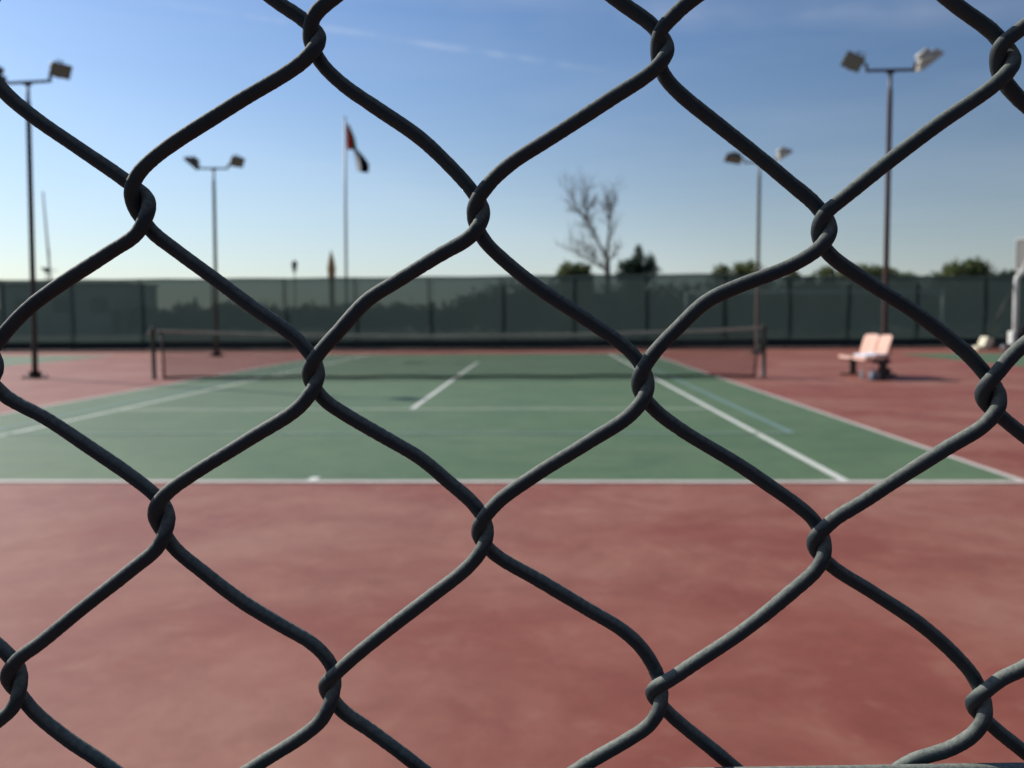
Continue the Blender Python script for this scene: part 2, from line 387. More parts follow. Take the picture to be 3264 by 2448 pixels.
up7 = vmath('SCALE', gm.outputs[0]); nt.links.new(mth('MULTIPLY', mth('MULTIPLY_ADD', vmath('DOT_PRODUCT', DIR, SUN_AZ).outputs['Value'], .33, .76), 7.5), up7.inputs['Scale']); 
bw0 = N(nt, 'ShaderNodeRGBToBW'); nt.links.new(up7.outputs[0], bw0.inputs[0]); ds = N(nt, 'ShaderNodeMix', data_type='RGBA'); ds.inputs[0].default_value = .03
nt.links.new(up7.outputs[0], ds.inputs[6]); nt.links.new(bw0.outputs[0], ds.inputs[7]); SKYC = ds.outputs[2]
nt.links.new(SKYC, mx.inputs[6]); mx.inputs[7].default_value = (7.6, 7.7, 8.4, 1)
sepd = N(nt, 'ShaderNodeSeparateXYZ'); nt.links.new(DIR, sepd.inputs[0])
hz = N(nt, 'ShaderNodeMapRange', interpolation_type='SMOOTHSTEP'); nt.links.new(sepd.outputs[2], hz.inputs[0])
hz.inputs[1].default_value = .36; hz.inputs[2].default_value = -.03; hz.inputs[4].default_value = .60
mh = N(nt, 'ShaderNodeMix', data_type='RGBA'); nt.links.new(hz.outputs[0], mh.inputs[0]); nt.links.new(mx.outputs[2], mh.inputs[6]); bw = N(nt, 'ShaderNodeRGBToBW'); nt.links.new(mx.outputs[2], bw.inputs[0])
cmb = N(nt, 'ShaderNodeCombineColor')
for i_, t_ in enumerate((.93, 1.0, 1.06)): nt.links.new(mth('MULTIPLY', mth('MINIMUM', bw.outputs[0], 5.6), t_ * .92), cmb.inputs[i_])
nt.links.new(cmb.outputs[0], mh.inputs[7])
cast = vmath('MULTIPLY', mh.outputs[2], Vector((1.0, 1.0, 1.0))); nt.links.new(cast.outputs[0], bg.inputs[0]); nt.links.new(bg.outputs[0], wo.inputs[0])

# ------------------------------------------------------------------ ground and courts
g = MB(); g.slab(-900, 900, -300, 1500, -.008); structure('ground', g, M_soil)
g = MB(); g.slab(-33, 33, -9.5, 29.75, 0); structure('court_surround', g, M_red)
g = MB(); g.slab(-5.485, 5.485, 0, 23.77, .004); structure('playing_area', g, M_green)
g = MB(); g.slab(-23.97, -13.0, 0, 23.77, .004); structure('playing_area', g, M_green)
g = MB(); g.slab(13.45, 28.5, -3, 22.9, .004); structure('playing_area', g, M_green)
Z1, Z2 = .008, .012
def line_obj(name, rects, mat, z):
    m = MB()
    for r in rects: m.slab(*r, z)
    return structure(name, m, mat)
w = .05
line_obj('court_lines', [(-5.485, 5.485, 0, .1), (5.42, 5.485, .1, 23.67), (-5.485, -5.42, .1, 23.67), (-5.485, 5.485, 23.67, 23.77)], M_line_worn, Z1)
line_obj('court_lines', [(4.08, 4.15, .1, 23.67), (-.035, .035, 5.56, 18.26), (-.035, .035, .1, .24), (-.03, .03, 23.57, 23.67)], M_line_bright, Z1)
line_obj('court_lines', [(-4.15, -4.08, .1, 23.67)], M_line_dull, Z1)
line_obj('court_lines', [(-4.085, 4.085, 5.46, 5.56), (-4.085, 4.085, 18.26, 18.31)], M_line_faint, Z1)
line_obj('volleyball_lines', [(4.47, 4.53, 2.93, 20.86), (-4.53, -4.47, 2.93, 20.86)], M_line_blue, Z1)
line_obj('volleyball_lines', [(-4.53, 4.53, 2.87, 2.93), (-4.53, 4.53, 20.86, 20.92)], line_mat('rubbed blue line paint', (.42, .56, .52), GRN_M, .5), Z2)
line_obj('court_lines', [(-13.05, -13.0, 0, 23.77), (-23.97, -13.05, 23.67, 23.77), (-14.42, -14.37, 0, 23.67)], M_line_dull, Z1)

# ------------------------------------------------------------------ chain link fence in front of the camera
FY = CAM.y + FENCE_D
A0, AC, AR = (-83.048, 1327.995), (35.33925, -.87178), (.10129, -34.03975)
SDICT = {(a, b): pts for (k, a, b, pts) in STRANDS}
GF = [(.031, .114), (.30, .32), (.615, .55), (.835, .71), (.957, .844)]
GB = [(.032, .16), (.095, .222), (.32, .41), (.63, .607), (.84, .743), (.945, .844)]
frng = random.Random(11)
NODE = {}
for r in range(-33, 38):
    for c in range(-42, 47):
        if (r + c) % 2 == 0: continue
        if (r, c) in NODES: NODE[(r, c)] = NODES[(r, c)]; continue
        near = abs(c) < 9 and -5 < r < 9
        j = .5 if near else 1.1
        NODE[(r, c)] = (A0[0] + AC[0] * c + AR[0] * r + frng.uniform(-j, j), A0[1] + AC[1] * c + AR[1] * r + frng.uniform(-j, j), frng.uniform(1.15, 1.6))

def smooth_path(P, step, sig):
    """centripetal Catmull-Rom through P, resampled evenly, then relaxed"""
    P = np.vstack([2 * P[0] - P[1], P, 2 * P[-1] - P[-2]]); out = []
    for i in range(1, len(P) - 2):
        p0, p1, p2, p3 = P[i - 1:i + 3]
        t0 = 0; t1 = t0 + max(np.linalg.norm(p1 - p0), 1e-3) ** .5; t2 = t1 + max(np.linalg.norm(p2 - p1), 1e-3) ** .5; t3 = t2 + max(np.linalg.norm(p3 - p2), 1e-3) ** .5
        n = max(3, int(np.linalg.norm(p2 - p1) / (step * .6)))
        t = np.linspace(t1, t2, n, endpoint=False)[:, None]
        a1 = (t1 - t) / (t1 - t0) * p0 + (t - t0) / (t1 - t0) * p1; a2 = (t2 - t) / (t2 - t1) * p1 + (t - t1) / (t2 - t1) * p2; a3 = (t3 - t) / (t3 - t2) * p2 + (t - t2) / (t3 - t2) * p3
        b1 = (t2 - t) / (t2 - t0) * a1 + (t - t0) / (t2 - t0) * a2; b2 = (t3 - t) / (t3 - t1) * a2 + (t - t1) / (t3 - t1) * a3
        out.append((t2 - t) / (t2 - t1) * b1 + (t - t1) / (t2 - t1) * b2)
    out.append(P[-2][None]); Q = np.vstack(out)
    s = np.r_[0, np.cumsum(np.linalg.norm(np.diff(Q, axis=0), axis=1))]
    k = np.arange(0, s[-1], step); Q = np.stack([np.interp(k, s, Q[:, i]) for i in (0, 1)], 1)
    if sig > 0:
        rad = max(1, int(3 * sig / step)); ker = np.exp(-.5 * (np.arange(-rad, rad + 1) * step / sig) ** 2); ker /= ker.sum()
        Q = np.stack([np.convolve(np.pad(Q[:, i], rad, mode='edge'), ker, 'valid') for i in (0, 1)], 1)
    return Q

WIRE_R, HALF_GAP = 1.52, 1.95
VV, FF, off = [], [], 0
def sweep(P3, R, n):
    """tube around an (m,3) path in mm; returns verts, quads"""
    T = np.gradient(P3, axis=0); T /= np.linalg.norm(T, axis=1)[:, None]
    ref = np.array([0, 1., 0]); U = ref - T * (T @ ref)[:, None]; U /= np.linalg.norm(U, axis=1)[:, None]; W = np.cross(T, U)
    a = np.arange(n) * 2 * np.pi / n
    R = np.asarray(R).reshape(-1, 1, 1)
    V = P3[:, None] + R * (U[:, None] * np.cos(a)[None, :, None] + W[:, None] * np.sin(a)[None, :, None])
    i, k = np.meshgrid(np.arange(len(P3) - 1), np.arange(n), indexing='ij')
    q = np.stack([i * n + k, i * n + (k + 1) % n, (i + 1) * n + (k + 1) % n, (i + 1) * n + k], -1).reshape(-1, 4)
    return V.reshape(-1, 3), q
def make_mesh(name, V, Q, mat, parent, smooth=True):
    me = bpy.data.meshes.new(name)
    me.vertices.add(len(V)); me.vertices.foreach_set('co', V.astype(np.float32).ravel())
    me.loops.add(Q.size); me.loops.foreach_set('vertex_index', Q.astype(np.int32).ravel())
    me.polygons.add(len(Q)); me.polygons.foreach_set('loop_start', np.arange(0, Q.size, 4, dtype=np.int32))
    me.polygons.foreach_set('use_smooth', np.full(len(Q), smooth)); me.update(calc_edges=True); me.materials.append(mat)
    o = bpy.data.objects.new(name, me); COL.objects.link(o); o.parent = parent; return o

fence = thing('chain_link_fence', 'dark dusty chain link mesh close in front of the whole view', 'fence', (CAM.x, FY, 0))
for c in range(-42, 46):
    fine = -6 <= c <= 7
    rows = range(-33, 38)
    ctrl, apex = [], []
    for r in rows:
        right = (r + c) % 2 == 0                      # node sits on the right hand column of this wire
        nd = NODE[(r, c + 1 if right else c)]
        p = np.array([nd[0] + (nd[2] if right else -nd[2]), nd[1]])
        ctrl.append(p); apex.append((p, right))
        if r < 37:
            a = (r, c + 1 if right else c); b = (r + 1, c if right else c + 1)
            na, nb = np.array(NODE[a][:2]), np.array(NODE[b][:2])
            if (a, b) in SDICT: ctrl += [np.array(q) for q in SDICT[(a, b)]]
            else:
                jj = [frng.uniform(-.5, .5), frng.uniform(-.5, .5)]
                for q in (GF if right else GB): ctrl.append(na + (nb - na) * np.array(q) + np.array(jj) * 4 * q[1] * (1 - q[1]))
    if fine:
        hi = [i for i, p in enumerate(ctrl) if 1040 < p[1] < 1480]
        blocks = [(0, hi[0] + 1, 2.6, 8, 0), (hi[0], hi[-1] + 1, .55, 18, 1.15), (hi[-1], len(ctrl), 2.6, 8, 0)]
    else: blocks = [(0, len(ctrl), 3.0, 6, 0)]
    ap = np.array([a[0] for a in apex]); rt = np.array([a[1] for a in apex])
    for (i0, i1, step, nside, sig) in blocks:
        if i1 - i0 < 3: continue
        Q = smooth_path(np.array(ctrl[i0:i1]), step, sig)
        # depth: front on strands that run down to the left, behind on the others, passing through at each hook
        z = Q[:, 1]; idx = np.clip(np.searchsorted(-ap[:, 1], -z), 1, len(ap) - 1)
        up, dn = idx - 1, idx
        du = np.linalg.norm(Q - ap[up], axis=1); dd = np.linalg.norm(Q - ap[dn], axis=1)
        fr = np.where(rt[up], -1.0, 1.0)              # after a right hook the strand comes to the front
        k = np.sin(np.pi / 2 * np.clip(np.minimum(du, dd) / 4.6, 0, 1))
        Y = fr * k * HALF_GAP
        P3 = np.stack([Q[:, 0], Y, Q[:, 1]], 1)
        rad = WIRE_R * (1 + .02 * np.sin(np.arange(len(Q)) * .11 + c) + (.012 * rng.standard_normal(len(Q)) if fine and sig else 0))
        V, q = sweep(P3, rad, nside); VV.append(V); FF.append(q + off); off += len(V)
make_mesh('wire_mesh', np.vstack(VV) / 1000, np.vstack(FF), M_wire, fence)
# line wire threaded along the camera side of the mesh, just inside the lower corner of the view
xs = np.arange(-1420, 1481, 4.0)
lz = 1175.0 + .028 * np.clip(xs - 74, -400, 60) + 1.2 * np.sin(xs * .021 + 1.2) * np.clip((np.abs(xs - 80) - 60) / 60, 0, 1)
V, q = sweep(np.stack([xs, np.full_like(xs, -5.6), lz], 1), np.full(len(xs), 1.9), 14)
make_mesh('tension_wire', V / 1000, q, M_wire, fence)
for sx in (-1.46, 1.50):
    MB().tube([(sx, .035, 0), (sx, .035, 2.50)], .03, 16).build('fence_post', M_fpost, fence, True)
MB().tube([(-1.5, .03, 2.53), (1.54, .03, 2.53)], .021, 14).build('top_rail', M_fpost, fence, True)

# ------------------------------------------------------------------ far windscreen fence
FV = 29.6
post_u = [-32.2, -29.3, -26.4, -23.45, -20.5, -17.61, -14.67, -11.69, -8.72, -5.81, -2.78, .17, 3.02, 5.92, 9.08, 11.63, 13.97, 16.69, 19.36, 22.2, 25.1, 28.0, 31.0]
def top_z(u):
    if u <= 9.1: return 2.90 + .05 * max(0, min(1, (u + 5) / 11)) + .012 * math.sin(u * 1.7)
    return 2.86 - .006 * (u - 9) - .02 * math.sin(u * 1.1) * .6
wf = thing('windscreen_fence', 'tall dark green windscreen fence across the far end of the court', 'fence', (0, FV, 0))
def screen_piece(u0, u1, dy=0):
    nu, nz = int((u1 - u0) / .28), 9; m = MB(); vs = []
    for i in range(nu + 1):
        u = u0 + (u1 - u0) * i / nu
        for j in range(nz + 1):
            f = j / nz; zz = .02 + (top_z(u - .001) - .02) * f
            vs.append((u, dy - .05 + .035 * mnoise.noise((u * .55, f * 2.2, 3)) + .012 * mnoise.noise((u * 2.1, f * 5, 9)), zz + (.012 * mnoise.noise((u * 1.3, 0, 5)) if j == nz else 0)))
    fs = [(i * (nz + 1) + j, (i + 1) * (nz + 1) + j, (i + 1) * (nz + 1) + j + 1, i * (nz + 1) + j + 1) for i in range(nu) for j in range(nz)]
    return m.add(vs, fs).build('screen', M_screen, wf, True)
for a, b in ((-32.2, -5.81), (-5.81, 9.08), (9.12, 31.0)): screen_piece(a, b)
strip = MB()  # opaque dark strip along the foot of the screen
for i in range(len(post_u) - 1):
    u0, u1 = post_u[i] + .002, post_u[i + 1] - .002
    strip.box(((u0 + u1) / 2, -.115, .18 + .008 * math.sin(i * 2.3)), (u1 - u0, .012, .31))
strip.build('bottom_strip', M_strip, wf)
for u in post_u: MB().tube([(u, .04, 0), (u, .04, top_z(u) + .02)], .038, 12).build('fence_post', M_fpost, wf, True)
for a, b in ((-32.2, 9.08), (9.12, 31.0)):
    n = 40; MB().tube([(a + (b - a) * i / n, .04, top_z(a + (b - a) * i / n + (.0 if i else .0)) - .01) for i in range(n + 1)], .024, 8).build('top_rail', M_fpost, wf, True)

# ------------------------------------------------------------------ tennis net
net = thing('tennis_net', 'low dark tennis net with a grubby pale top tape across the court', 'tennis net', (0, 11.885, 0))
for s, lean in ((-1, .0), (1, 0)):
    MB().lathe([(.055, 0), (.055, .02), (.045, .03), (.043, 1.05), (.047, 1.055), (.047, 1.075), (.02, 1.085)], (s * 6.40, 0, 0), 18).build('net_post', M_net_post, net, True)
MB().tube([(-6.19, 0, 0), (-6.195, .0, .6), (-6.22, 0, 1.0)], .026, 12).build('side_pole', M_side_pole, net, True)
MB().tube([(6.21, 0, 0), (6.25, .0, .5), (6.29, 0, 1.0)], .024, 12).build('side_pole', M_side_pole, net, True)
def tape_z(u): return .905 + .135 * (u / 6.3) ** 2 * (1 if abs(u) < 6.3 else 1) + .004 * math.sin(u * 2.1)
tp = MB(); n = 90; vs = []
for i in range(n + 1):
    u = -6.36 + 12.72 * i / n; z = tape_z(u)
    vs += [(u, -.008, z - .065), (u, -.012, z - .005), (u, 0, z), (u, .012, z - .005), (u, .008, z - .065)]
tp.add(vs, [(i * 5 + k, (i + 1) * 5 + k, (i + 1) * 5 + (k + 1) % 5, i * 5 + (k + 1) % 5) for i in range(n) for k in range(5)] + [(0, 1, 2, 3, 4), tuple(range(n * 5 + 4, n * 5 - 1, -1))])
tp.build('net_tape', M_tape, net)
nm = MB(); cw = .0078; sp = .045
k = int(12.5 / sp)
for i in range(k + 1):
    u = -6.22 + 12.46 * i / k; nm.box((u, 0, (tape_z(u) - .04) / 2 + .02), (cw, .003, tape_z(u) - .08))
for j in range(20):
    f = .05 + .94 * j / 20; pts = [(-6.22 + 12.46 * i / 30, .002, .03 + (tape_z(-6.22 + 12.46 * i / 30) - .08) * f) for i in range(31)]
    nm.tube(pts, cw * .5, 4)
nm.build('netting', M_cord, net)
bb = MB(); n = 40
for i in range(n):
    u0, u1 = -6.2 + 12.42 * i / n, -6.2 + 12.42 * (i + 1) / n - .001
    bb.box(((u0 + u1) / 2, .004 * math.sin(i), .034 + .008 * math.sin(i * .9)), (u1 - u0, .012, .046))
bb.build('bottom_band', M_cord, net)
ck = MB(); ck.box((6.34, -.0, .62), (.06, .10, .16)); ck.tube([(6.33, -.06, .64), (6.33, -.13, .64), (6.24, -.13, .55)], .010, 8); ck.lathe([(.016, 0), (.016, .06)], (6.24, -.16, .54), 10, Matrix.Rotation(PI / 2, 4, 'X'))
ck.build('crank', M_net_post, net)
MB().tube([(-6.52, .0, .97), (-6.44, 0, .985), (-6.36, 0, tape_z(-6.36) - .03)], [.02, .02, .016], 8).build('tape_end', M_tape, net)

# ------------------------------------------------------------------ floodlight poles
def rot_from(normal, roll_hint):
    z = -Vector(normal).normalized(); x = Vector(roll_hint); x = (x - z * x.dot(z)).normalized(); y = z.cross(x)
    return Matrix((x, y, z)).transposed().to_4x4()
def flood_head(parent, end, centre, normal, hint, lm, size=(.46, .36)):
    """a floodlight: flared housing, glass, yoke and a control gear drum on its back"""
    a, b = size[0] * .45, size[1] * .45; d = .13
    M = Matrix.Translation(centre) @ rot_from(normal, hint)
    h = MB()
    def ring(sx, sy, z): return [(-sx, -sy, z), (sx, -sy, z), (sx, sy, z), (-sx, sy, z)]
    vs = ring(a, b, -.06) + ring(a, b, -.02) + ring(a * .93, b * .92, 0) + ring(a * .80, b * .76, d * .7) + ring(a * .62, b * .58, d)
    fs = [(0, 3, 2, 1)]
    for r in range(4):
        for k in range(4): fs.append((r * 4 + k, r * 4 + (k + 1) % 4, (r + 1) * 4 + (k + 1) % 4, (r + 1) * 4 + k))
    fs.append((16, 17, 18, 19)); h.add(vs, fs)
    for k in range(-2, 3): h.box((k * .05, 0, d * .75), (.012, b * .9, .10))
    hd = h.build('floodlight', lm, parent, bevel=.006); hd.matrix_local = M
    gl = MB(); gl.box((0, 0, -.064), (a * 1.84, b * 1.82, .006)); g = gl.build('lamp_glass', M_glass, hd)
    gd = MB(); gd.lathe([(.03, -.14), (.075, -.13), (.078, .12), (.05, .14)], (0, 0, 0), 14, Matrix.Rotation(PI / 2, 4, 'Y')); gd.build('gear_drum', lm, hd, True).location = (-a * .1, b * .1, d + .035)
    inv = M.inverted(); e = inv @ Vector(end)
    yk = MB(); s1 = Vector((0, -b - .025, .02)); s2 = Vector((0, b + .025, .02))
    base = e; yk.tube([base, base + (Vector((e.x * .45, 0, e.z * .7)) - base) * .8], .022, 8)
    mid = base + (Vector((e.x * .45, 0, e.z * .7)) - base) * .8
    for q in (s1, s2): yk.tube([mid, Vector((mid.x, q.y, mid.z)), q], .013, 6); yk.lathe([(.03, -.015), (.03, .015)], q, 10, Matrix.Rotation(PI / 2, 4, 'X'))
    yk.build('bracket', lm, hd)
    return hd
def flood_pole(x, y, h, pm, label, lean, tilt, heads):
    t = thing('floodlight_pole', label, 'floodlight', (x, y, 0), 'floodlight poles around the court')
    t.rotation_euler = (0, lean, 0)
    p = MB(); p.lathe([(.062, .03), (.060, .6), (.052, h - .75), (.050, h - .42), (.036, h - .36), (.034, h - .02)], n=18); p.build('pole', pm, t, True)
    b = MB(); b.box((0, 0, .015), (.40, .40, .03))
    for k in range(4):
        a = k * PI / 2; b.box((.10 * math.cos(a), .10 * math.sin(a), .09), (.09, .012, .12), Matrix.Rotation(a, 3, 'Z'))
    for sx in (-1, 1):
        for sy in (-1, 1): b.lathe([(.018, .03), (.018, .055), (.01, .056), (.01, .085)], (sx * .15, sy * .15, 0), 8)
    b.build('base_plate', pm, t, bevel=.004)
    cb = MB(); M = Matrix.Rotation(-tilt, 3, 'Y'); ends = [M @ Vector((s * .49, 0, 0)) + Vector((0, 0, h)) for s in (-1, 1)]
    cb.box((0, 0, h), (1.0, .05, .055), M); cb.box((0, 0, h - .04), (.16, .07, .05))
    for e in ends: cb.box(e + Vector((0, 0, .07)), (.05, .05, .14))
    cb.build('crossbar', pm, t, bevel=.004)
    for (s, cen, nor, hint, lm, size) in heads:
        e = ends[0] if s < 0 else ends[1]
        flood_head(t, e + Vector((0, 0, .12)), Vector((cen[0], cen[1], h + cen[2])), nor, hint, lm, size)
    return t
flood_pole(-9.21, 12.3, 6.30, M_pole_dark, 'dark floodlight pole beside the net, its outer lamp cut by the photo edge', .020, .055,
    [(-1, (-.74, -.05, .14), (-.55, -.35, -.76), (-1, 0, -.35), M_lamp, (.50, .40)), (1, (.74, -.06, .24), (.52, -.58, -.60), (1, .3, -.42), M_lamp, (.46, .34))])
flood_pole(-9.12, 23.0, 6.24, M_pole_dark, 'dark floodlight pole farthest from the camera beside the tall flagpole', .012, 0,
    [(-1, (-.74, 0, .17), (-.62, -.16, -.76), (-1, 0, .9), M_lamp, (.56, .36)), (1, (.80, -.05, .22), (.40, -.62, -.66), (1, .2, -.45), M_lamp, (.50, .40))])
flood_pole(9.02, 12.3, 6.29, M_pole_red, 'maroon floodlight pole rising straight behind the peach bench', -.004, 0,
    [(-1, (-.80, -.10, .17), (-.35, -.78, -.52), (-1, .2, .55), M_lamp, (.44, .36)), (1, (.78, .02, .19), (.60, .12, -.79), (1, .0, .72), M_lamp_sunlit, (.62, .30))])
flood_pole(8.91, 23.0, 6.24, M_pole_brown, 'sun bleached brown floodlight pole lined up with the crank end of the net', 0, 0,
    [(-1, (-.86, -.05, .12), (-.20, -.40, -.89), (-1, 0, .12), M_lamp, (.60, .40)), (1, (.80, .02, .25), (.52, .12, -.84), (1, .0, .60), M_lamp_sunlit, (.54, .36))])

# ------------------------------------------------------------------ bench and what lies on and under it
bench = thing('bench', 'peach plastic two seat bench on black legs beside the net', 'bench', (8.40, 11.72, 0))
def seat_shell(y0, y1):
    """moulded seat: dished pan with a rolled front edge"""
    m = MB(); nx, ny = 9, 7; top = []
    def prof(f):   # f 0 front .. 1 back
        return (-.27 + .50 * f, .435 - .045 * math.sin(PI * min(1, f * 1.05)) - .05 * max(0, (.14 - f) / .14) ** 2)
    for t in (0, -.016):
        for i in range(nx + 1):
            x, z = prof(i / nx)
            for j in range(ny + 1):
                g = j / ny; e = .02 * (1 - (2 * g - 1) ** 6); top.append((x, y0 + (y1 - y0) * g, z + .02 - e + t))
    W = ny + 1; L = (nx + 1) * W; fs = []
    for i in range(nx):
        for j in range(ny):
            a = i * W + j; fs += [(a, a + W, a + W + 1, a + 1), (L + a, L + a + 1, L + a + W + 1, L + a + W)]
    for i in range(nx): fs += [(i * W, L + i * W, L + (i + 1) * W, (i + 1) * W), (i * W + ny, (i + 1) * W + ny, L + (i + 1) * W + ny, L + i * W + ny)]
    for j in range(ny): fs += [(j, j + 1, L + j + 1, L + j), (nx * W + j, L + nx * W + j, L + nx * W + j + 1, nx * W + j + 1)]
    return m.add(top, fs)
def back_shell(y0, y1):
    m = MB(); nz, ny = 8, 7; v = []
    for t in (0, .016):
        for i in range(nz + 1):
            f = i / nz; x = .20 + .10 * f + .02 * f * f; z = .445 + .43 * f
            for j in range(ny + 1):
                g = j / ny; c = 1 - (2 * g - 1) ** 2; inset = .035 * max(0, (f - .8) / .2) ** 2
                y = y0 + inset + (y1 - y0 - 2 * inset) * g; v.append((x + .03 * c - .02 + t, y, z - .018 * max(0, (f - .85) / .15) * (1 - c)))
    W = ny + 1; L = (nz + 1) * W; fs = []
    for i in range(nz):
        for j in range(ny):
            a = i * W + j; fs += [(a, a + 1, a + W + 1, a + W), (L + a, L + a + W, L + a + W + 1, L + a + 1)]
    for i in range(nz): fs += [(i * W, (i + 1) * W, L + (i + 1) * W, L + i * W), (i * W + ny, L + i * W + ny, L + (i + 1) * W + ny, (i + 1) * W + ny)]
    for j in range(ny): fs += [(j, L + j, L + j + 1, j + 1), (nz * W + j, nz * W + j + 1, L + nz * W + j + 1, L + nz * W + j)]
    return m.add(v, fs)
for (y0, y1, b0, b1) in ((-.80, -.05, -.66, -.05), (0.0, .80, .0, .82)):
    seat_shell(y0, y1).build('seat', M_peach, bench, True); back_shell(b0, b1).build('backrest', M_peach, bench, True)
b = MB(); b.box((-.02, 0, .375), (.07, 1.72, .055)); b.box((.16, 0, .375), (.05, 1.72, .05))
for y in (-.72, -.12, .08, .70): b.tube([(.20, y, .38), (.235, y, .50), (.28, y, .72)], .013, 6)
b.build('beam', M_black, bench)
for y in (-.80, .84):
    l = MB(); l.box((.06, y, .19), (.12, .08, .34)); l.box((.02, y, .02), (.46, .07, .04)); l.box((.05, y, .345), (.34, .06, .04))
    l.build('leg', M_black, bench, bevel=.006)
tw = MB(); nx, ny = 16, 18; vs = []
for i in range(nx + 1):
    for j in range(ny + 1):
        f, g = i / nx, j / ny; x = -.25 + .40 * f + .03 * mnoise.noise((g * 3, 1, 2)); y = -.76 + .66 * g + .03 * mnoise.noise((f * 3, 5, 2))
        z = .452 + .022 + .05 * max(0, mnoise.noise((f * 4.2, g * 4.2, 7))) + .035 * f + .015 * mnoise.noise((f * 11, g * 11, 3))
        vs.append((x, y, z))
W = ny + 1; L = len(vs); vs += [(x, y, z - .035) for x, y, z in vs]; fs = []
for i in range(nx):
    for j in range(ny): a = i * W + j; fs += [(a, a + W, a + W + 1, a + 1), (L + a, L + a + 1, L + a + W + 1, L + a + W)]
for i in range(nx): fs += [(i * W, L + i * W, L + (i + 1) * W, (i + 1) * W), (i * W + ny, (i + 1) * W + ny, L + (i + 1) * W + ny, L + i * W + ny)]
for j in range(ny): fs += [(j, j + 1, L + j + 1, L + j), (nx * W + j, L + nx * W + j, L + nx * W + j + 1, nx * W + j + 1)]
t = tag(tw.add(vs, fs).build('towel', M_towel, None, True), 'crumpled white towel lying on the nearer seat of the bench', 'towel'); t.location = (8.40, 11.72, 0)
bt = thing('bottle', 'pale clear plastic bottle standing on the red ground under the bench', 'bottle', (8.20, 11.30, 0))
MB().lathe([(.030, .0), (.036, .006), (.036, .05), (.033, .06), (.036, .07), (.036, .125), (.026, .15), (.014, .168), (.014, .178)], n=18).build('bottle_body', M_bottle, bt, True)
MB().lathe([(.016, .176), (.016, .194), (.012, .196)], n=14).build('cap', M_white, bt, True)
bg_ = MB(); R = 10; vs = []
prof = [(.0, 0), (.11, .005), (.13, .06), (.12, .14), (.09, .21), (.05, .25), (.035, .265), (.0, .27)]
for i, (r, z) in enumerate(prof):
    for k in range(16):
        a = 2 * PI * k / 16; q = 1 + .25 * mnoise.noise((math.cos(a) * 1.5, math.sin(a) * 1.5, z * 6)); vs.append((r * q * .85 * math.cos(a), r * q * 1.2 * math.sin(a), z * (1 + .1 * mnoise.noise((a, z, 2)))))
bg_.add(vs, [(i * 16 + k, i * 16 + (k + 1) % 16, (i + 1) * 16 + (k + 1) % 16, (i + 1) * 16 + k) for i in range(len(prof) - 1) for k in range(16)])
bag = thing('bag', 'slumped blue grey bag beside the nearer bench leg', 'bag', (8.26, 10.84, 0)); bag.scale = (.7, .7, .75)
bg_.build('pouch', M_bluegrey, bag, True); MB().tube([(-.03, -.07, .22), (-.05, -.06, .30), (-.04, .03, .33), (-.02, .08, .23)], .010, 6).build('strap', M_black, bag, True)

# ------------------------------------------------------------------ basketball stand
hs = thing('basketball_stand', 'white wheeled basketball stand with a shaded grey backboard at the edge of the photo', 'basketball stand', (18.32, 25.0, 0))
p = MB(); arc = [(0, 0, .30), (-.01, 0, 1.2), (-.02, 0, 2.35)] + [(.42 - .44 * math.cos(a), 0, 2.42 + .34 * math.sin(a)) for a in [k * PI / 16 for k in range(1, 9)]] + [(.62, 0, 2.78)]
p.tube([arc[0], arc[1], arc[2]] + arc[3:], .085, 16); p.build('mast', M_white, hs, True)
b = MB(); b.box((-.10, 0, .16), (1.35, .85, .17)); b.box((.22, 0, .55), (.34, .5, .62)); b.build('base', M_black, hs, bevel=.02)
MB().box((-.11, -.02, .42), (.16, .34, .52)).build('mast_cover', M_white, hs, bevel=.03)
cwt = MB(); cwt.box((-1.0, 0, .30), (.26, .5, .34), Matrix.Rotation(.35, 3, 'Y')); cwt.box((-1.2, -.02, .10), (.36, .4, .12)); cwt.build('counterweight', M_cream, hs, bevel=.02)
for sy in (-.47, .47):
    for sx in (-.62, .42):
        wv = MB(); wv.lathe([(.04, -.03), (.10, -.028), (.11, 0), (.10, .028), (.04, .03)], (0, 0, 0), 18, Matrix.Rotation(PI / 2, 4, 'X')); wo_ = wv.build('wheel', M_white, hs, True); wo_.location = (sx, sy, .11)
MB().tube([(-.05, 0, 2.38), (-.95, 0, .50)], .022, 8).build('strut', M_pole_dark, hs, True)
bd = MB(); bd.box((.42, 0, 3.375), (.03, 1.8, 1.07)); bo = bd.build('backboard', M_board, hs, bevel=.004)
fr = MB()
for z in (2.83, 3.92): fr.box((.40, 0, z), (.05, 1.84, .03))
for y in (-.905, .905): fr.box((.40, y, 3.375), (.05, .03, 1.06))
fr.box((.41, 0, 3.38), (.025, .04, 1.06)); fr.build('board_frame', M_bar, bo)
rm = MB(); pts = [(.44 + .15 + .23 + .225 * math.cos(a), .225 * math.sin(a), 2.98) for a in [k * 2 * PI / 28 for k in range(29)]]; rm.tube(pts, .010, 8, False); rm.box((.51, 0, 2.975), (.16, .12, .02)); rm.build('rim', M_orange, bo)
b = MB(); b.tube([(.55, 0, 2.78), (.42, 0, 3.1)], .03, 8); b.tube([(.05, 0, 2.66), (.40, 0, 3.3)], .025, 8); b.build('board_arm', M_white, hs)

